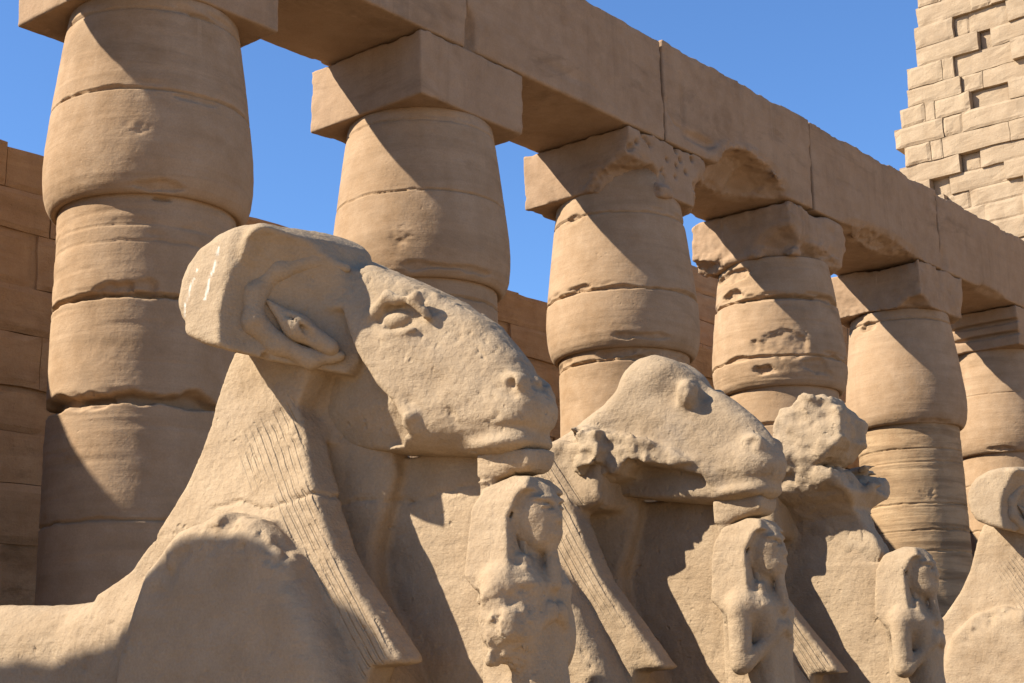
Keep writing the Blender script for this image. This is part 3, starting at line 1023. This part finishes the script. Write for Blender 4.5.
def sphinx_body(parent, seed, h, stump=False, bare=False):
    g = Grid((-3.35, -.68, .95), (.55, .68, 3.18), h)
    x, y, z, ay = g.x, g.y, g.z, g.ay
    # neck and wig, narrow under the hood and flaring to the shoulders
    wig = g.poly([(-1.26, 3.16), (-1.33, 3.02), (-1.385, 2.84), (-1.49, 2.62), (-1.64, 2.42), (-1.78, 2.29), (-1.98, 2.19), (-1.95, 1.7), (-1.2, 1.5), (-.50, 1.70), (-.45, 1.84),
                  (-.30, 1.85), (-.615, 2.27), (-.84, 2.75), (-.90, 2.88), (-.75, 3.12)])
    wy = interp(z, [1.6, 1.85, 2.2, 2.45, 2.75, 3.15], [.36, .36, .385, .38, .335, .31])
    d = smax(wig, (ay - wy) * .95, 0.03)
    cut = smax(g.poly([(-.94, 2.74), (-.82, 2.24), (-.62, 1.9), (-.6, 1.3), (.3, 1.3), (.3, 2.74)]), ay - (wy - .15), 0.02)
    d = smax(d, -cut, 0.02)
    thr = g.poly([(-1.1, 3.05), (-.62, 3.0), (-.60, 2.60), (-.70, 2.3), (-.60, 1.6), (-1.1, 1.6)])
    d = smin(d, smax(thr, ay - interp(x, [-1.1, -.95, -.80, -.62], [.25, .20, .11, .05]), 0.03), 0.04)
    if bare or stump:
        # no hood: the neck ends in a worn slope behind the skull
        d = smax(d, z - interp(x, [-1.4, -1.1, -.8], [2.80, 2.93, 2.98]) + 0 * y, 0.05)
        d = smin(d, g.box((-.86, 0, 2.78), (.22, .31, .17), .04), 0.04)
    # lion body
    body = g.poly([(-1.5, 2.25), (-1.9, 2.22), (-2.1, 2.19), (-2.6, 2.165), (-3.0, 2.08), (-3.22, 1.75), (-3.25, .9), (-.45, .9), (-.45, 1.60), (-.95, 2.1)])
    by = interp(x, [-3.3, -2.8, -2.2, -1.6, -.9, -.4], [.40, .52, .44, .45, .36, .25])
    d = smin(d, smax(body, ay - by, 0.22), 0.06)
    d = smin(d, g.ell((-2.75, .36, 1.62), (.5, .18, .55), True), 0.10)
    # shoulder and foreleg
    sho = g.poly([(-1.72, 1.0), (-1.68, 1.9), (-1.54, 2.25), (-1.34, 2.41), (-1.10, 2.455), (-.90, 2.41), (-.745, 2.26), (-.62, 2.04), (-.47, 1.74), (-.34, 1.4), (-.28, 1.0)])
    d = smin(d, smax(sho, ay - .545, 0.10), 0.02)
    d = smin(d, g.cap((-.6, .40, 1.12), (.32, .40, 1.08), .15, .12, True), 0.08)
    # pillar under the chin
    if stump:
        d = smin(d, g.box((-.45, 0, 1.66), (.515, .07, .79), .010), 0.02)
        d = smin(d, smax(g.poly([(-1.0, 1.5), (-.22, 1.5), (-.20, 2.45), (-.26, 2.8), (-1.0, 2.8)]), ay - .07, 0.02), 0.02)
    else:
        d = smin(d, g.box((-.45, -.05, 1.77), (.50, .030, .90), .008), 0.015)
        d = smin(d, g.box((-.05, 0, 1.72), (.105, .07, .79), .008), 0.012)
        d = smin(d, g.box((-.035, 0, 2.565), (.125, .082, .058), .006), 0.004)
    m = np.abs(d) < 0.06
    pts = np.argwhere(m) * h + g.lo
    e = 0.008 * fbm(pts, 2.2, 3, seed) + 0.003 * fbm(pts, 9, 4, seed + 2)
    lx = pts[:, 0]
    lz = pts[:, 2]
    # rough gnawed arc over the shoulder
    sh = np.exp(-((np.sqrt(((lx + 1.06) / .44) ** 2 + ((lz - 1.80) / .60) ** 2) - 1) / .13) ** 2) * sstep(2.1, 2.25, lz) * sstep(.38, .44, np.abs(pts[:, 1]))
    e = e + 0.045 * sh * np.clip(fbm(pts, 13, 5, seed + 5) + .05, -.1, 1)
    # patch lost beside the hood's shadow and break at the top of the lappet
    pt = np.exp(-(((lx + .93) / .13) ** 2 + ((lz - 2.86) / .17) ** 2)) * (np.abs(pts[:, 1]) > .3)
    e = e + 0.05 * pt * np.clip(fbm(pts, 6, 5, seed + 7) + .25, 0, 1)
    lb = np.exp(-(((lx + .66) / .10) ** 2 + ((lz - 2.66) / .07) ** 2)) * (np.abs(pts[:, 1]) > .25)
    e = e + 0.07 * lb * np.clip(fbm(pts, 5, 4, seed + 8) + .1, -.1, 1)
    for line, dep in CRACK_LINES:
        dist = np.full(len(pts), 9.0)
        wx = pts[:, 0] + 0.012 * fbm(pts, 11, 3, seed + 50)
        wz = pts[:, 2] + 0.012 * fbm(pts, 11, 3, seed + 51)
        for (ax_, az_), (bx_, bz_) in zip(line[:-1], line[1:]):
            ex_, ez_ = bx_ - ax_, bz_ - az_
            t_ = np.clip(((wx - ax_) * ex_ + (wz - az_) * ez_) / (ex_ ** 2 + ez_ ** 2), 0, 1)
            dist = np.minimum(dist, np.hypot(wx - ax_ - t_ * ex_, wz - az_ - t_ * ez_))
        e = e + (dep if seed == 1 else 0.0) * sstep(.010, .002, dist)
    # worn lower end of pillar block under the chin
    if not stump:
        cb = np.exp(-(((lx - .06) / .10) ** 2 + ((lz - 2.50) / .04) ** 2))
        e = e + 0.07 * cb * (np.abs(pts[:, 1]) < .2)
    d[m] += e.astype(F32)
    V, Q = nets(d, g)
    V = relax(V, Q, 1, 0.35)
    N = vnormals(V, Q)
    # engraved strands of the wig, running down the lappet
    a0, a1 = np.array([-.93, 2.74]), np.array([-.36, 1.85])
    dr = (a1 - a0) / np.linalg.norm(a1 - a0)
    nr = np.array([dr[1], -dr[0]]) * -1
    rel = V[:, [0, 2]] - a0
    s_ = rel @ dr
    u_ = rel @ nr
    u_ = u_ + 0.10 * sstep(.6, 0, s_) * u_
    mk = sstep(-.22, -.05, s_) * sstep(1.06, 1.02, s_) * sstep(-.30, -.18, u_) * sstep(.14, .11, u_) * (np.abs(N[:, 1]) > .55) * (np.abs(V[:, 1]) > .3)
    wear = sstep(-.35, .1, fbm(V, 2.0, 3, seed + 30))
    gro = sstep(.2, 1.0, np.cos(2 * np.pi * (u_ + .004 * vnoise(V * 9, 3)) / .042))
    strands = mk * wear * ((np.abs(V[:, 1]) < .45) | (V[:, 2] > 2.45))
    # faint strands on the neck
    mk2 = sstep(2.35, 2.5, V[:, 2]) * (np.abs(N[:, 1]) > .6) * sstep(-.75, -.85, V[:, 0])
    g2 = sstep(.6, 1.0, np.cos(2 * np.pi * (V[:, 0] + .35 * (V[:, 2] - 2.6)) / .04))
    V = V - N * (0.0025 * g2 * mk2 * wear)[:, None]
    V = V + N * (0.0030 * fbm(V, 22, 4, seed + 9))[:, None]
    pit = vnoise(V * 45.0, seed + 21)
    pm = sstep(-.1, .4, fbm(V, 2.5, 2, seed + 22))
    V = V - N * (0.007 * sstep(.55, .85, pit) * pm)[:, None]
    o = mesh_obj('lion_body', V, Q, M_STATUE, parent, flip_y=True)
    at = o.data.attributes.new('strands', 'FLOAT', 'POINT')
    at.data.foreach_set('value', np.clip(strands, 0, 1).astype(F32))
    return o


def king(parent, seed, h, wear_arm=False, headless=False):
    g = Grid((-.26, -.32, .98), (.34, .32, 2.60), h)
    x, y, z, ay = g.x, g.y, g.z, g.ay
    # body: legs and kilt in one mass, torso, shoulders
    d = smax(g.poly([(-.14, .95), (.14, .95), (.15, 1.5), (.12, 1.85), (.13, 2.12), (.07, 2.22), (-.12, 2.24)]), ay - interp(z, [.95, 1.5, 1.8, 1.95, 2.12, 2.22], [.125, .128, .115, .122, .15, .10]), 0.05)
    d = smin(d, g.ell((0, .145, 2.115), (.085, .075, .085), True), 0.05)
    d = smin(d, g.cap((0, .175, 2.10), (.0, .185, 1.86), .056, .050, True), 0.008)
    d = smin(d, g.cap((.02, .185, 1.86), (.122, .05, 2.0), .040, .030, True), 0.008)
    d = smin(d, g.ell((.125, .03, 2.02), (.034, .042, .042), True), 0.01)
    if wear_arm:
        d = smin(d, g.ell((.03, .12, 1.96), (.085, .10, .15), True), 0.03)
    d = smin(d, g.cap((.06, .095, 2.20), (.095, .085, 2.07), .030, .026, True), 0.006)
    # crook and flail shafts
    d = smin(d, g.cap((.125, .03, 2.0), (.085, .12, 2.17), .012, .012, True), 0.008)
    # head
    d = smin(d, g.cap((.0, 0, 2.15), (.01, 0, 2.28), .07, .065), 0.04)
    hd = smax(g.ell((.04, 0, 2.375), (.115, .100, .138)), -(x + .06), 0.02)
    hd = smin(hd, g.ell((.10, 0, 2.295), (.05, .055, .05)), 0.04)
    # headcloth with side flaps
    cl = smax(g.poly([(-.15, 2.15), (-.14, 2.40), (-.10, 2.485), (.0, 2.525), (.075, 2.515), (.105, 2.465), (.07, 2.45), (.03, 2.36), (.055, 2.13), (-.1, 2.10)]),
              ay - interp(z, [2.05, 2.16, 2.30, 2.42, 2.48, 2.53], [.175, .178, .160, .140, .115, .055]), 0.014)
    cl = smax(cl, -smax(g.ell((.09, 0, 2.32), (.14, .105, .15)), -(x + .01), 0.01), 0.01)
    hd = smin(hd, cl, 0.015)
    # face
    hd = smin(hd, g.cap((.140, 0, 2.405), (.152, 0, 2.355), .010, .018), 0.02)
    hd = smin(hd, g.ell((.118, .045, 2.43), (.022, .036, .008), True), 0.015)
    hd = smax(hd, -g.ell((.148, .042, 2.402), (.030, .032, .016), True), 0.008)
    hd = smin(hd, g.ell((.126, .042, 2.400), (.018, .026, .010), True), 0.003)
    hd = smin(hd, g.ell((.142, 0, 2.305), (.016, .032, .012)), 0.012)
    hd = smax(hd, -g.cap((.158, -.03, 2.309), (.158, .03, 2.309), .005), 0.006)
    hd = smin(hd, g.ell((.02, .103, 2.385), (.028, .018, .045), True), 0.01)
    hd = smax(hd, -g.ell((.02, .122, 2.385), (.015, .012, .03), True), 0.008)
    hd = smin(hd, g.cap((.12, 0, 2.25), (.13, 0, 2.12), .022, .03), 0.02)
    if headless:
        hd = smax(hd, g.poly([(-.3, 2.0), (.045, 2.0), (.075, 2.2), (.02, 2.35), (.06, 2.50), (-.02, 2.6), (-.3, 2.6)]), 0.02)
    d = smin(d, hd, 0.02)
    m = np.abs(d) < 0.05
    pts = np.argwhere(m) * h + g.lo
    e = 0.0035 * fbm(pts, 4, 3, seed) + 0.0015 * fbm(pts, 16, 3, seed + 3)
    if wear_arm:
        k = sstep(2.12, 2.06, pts[:, 2]) * sstep(1.74, 1.80, pts[:, 2]) * sstep(.10, .15, pts[:, 1])
        e = e + k * (0.004 + 0.06 * terrace(np.clip(fbm(pts, 9, 5, seed + 5), -.4, .4), 8))
    else:
        k = sstep(.10, .16, pts[:, 0]) * sstep(2.15, 2.05, pts[:, 2])
        e = e + 0.03 * k * np.clip(terrace(fbm(pts, 9, 4, seed + 5), 8), -.1, .6)
    d[m] += e.astype(F32)
    V, Q = nets(d, g)
    N = vnormals(V, Q)
    V = V + N * (0.0025 * fbm(V, 30, 3, seed + 9))[:, None]
    return mesh_obj('king_figure', V, Q, M_STATUE, parent, flip_y=True)


def sphinx(s, kind, label, seed, h, kinds_of_king='plain', off=(0, 0, 0)):
    p = K1 + RS * s
    root = empty('ram_sphinx', (float(p[0]) + off[0], float(p[1]) + off[1], off[2]), -TS)
    tag(root, label, 'statue', 'ram-headed sphinx statues in a row')
    sphinx_body(root, seed, h, kind == 'stump', kind == 'hornless')
    ram_head(root, kind, seed + 40, h * 0.8)
    if kinds_of_king:
        king(root, seed + 60, min(h * 0.62, 0.011), kinds_of_king == 'worn', kinds_of_king == 'headless')
    rough_block('pedestal', (-3.4, -.72, 0.0), (.62, .72, 1.0), M_STATUE, root, h=0.05, seed=seed + 80, wear=0.05)
    return root


sphinx(0.0, 'whole', 'largest ram sphinx in front, head complete with hood and ear, king under its chin', 1, 0.0115, 'worn')
sphinx(1.8, 'hornless', 'second ram sphinx, lit long face with its horns and ears broken off', 301, 0.014)
sphinx(3.6, 'stump', 'third sphinx with its ram face broken away, leaving a lumpy stump behind a small king', 601, 0.017)
sphinx(8.6, 'whole', 'farthest sphinx at the right edge, only its horned hood and shoulder in view', 901, 0.02)

# ------------------------------------------------------------------ unseen slab added left of the view to shade the front sphinx's shoulder
g = Grid((-5.9, 3.0, -.1), (-2.6, 4.0, 5.6), 0.06)
d = g.poly([(-5.7, 0), (-2.80, 0), (-2.84, 4.2), (-2.90, 4.85), (-3.02, 5.16), (-3.25, 5.30), (-3.83, 5.29), (-4.12, 5.12), (-4.63, 5.02), (-5.13, 4.86), (-5.6, 4.6)])  # top outline shaped for the shadow it throws on the shoulder
d = smax(d, np.abs(g.y - 3.55) - .25, 0.05) + 0 * g.x
m = np.abs(d) < 0.2
pts = np.argwhere(m) * 0.06 + g.lo
d[m] += (0.05 * fbm(pts, 1.6, 4, 71)).astype(F32)
V, Q = nets(d.astype(F32), g)
caster = mesh_obj('shadow_caster', V, Q, M_BEAM, flip_y=True)
caster.location = (float(K1[0]), float(K1[1]), 0.0)
caster.rotation_euler = (0, 0, -TS)
tag(caster, 'unseen stone slab added left of the view to shade the front sphinx', 'wall')
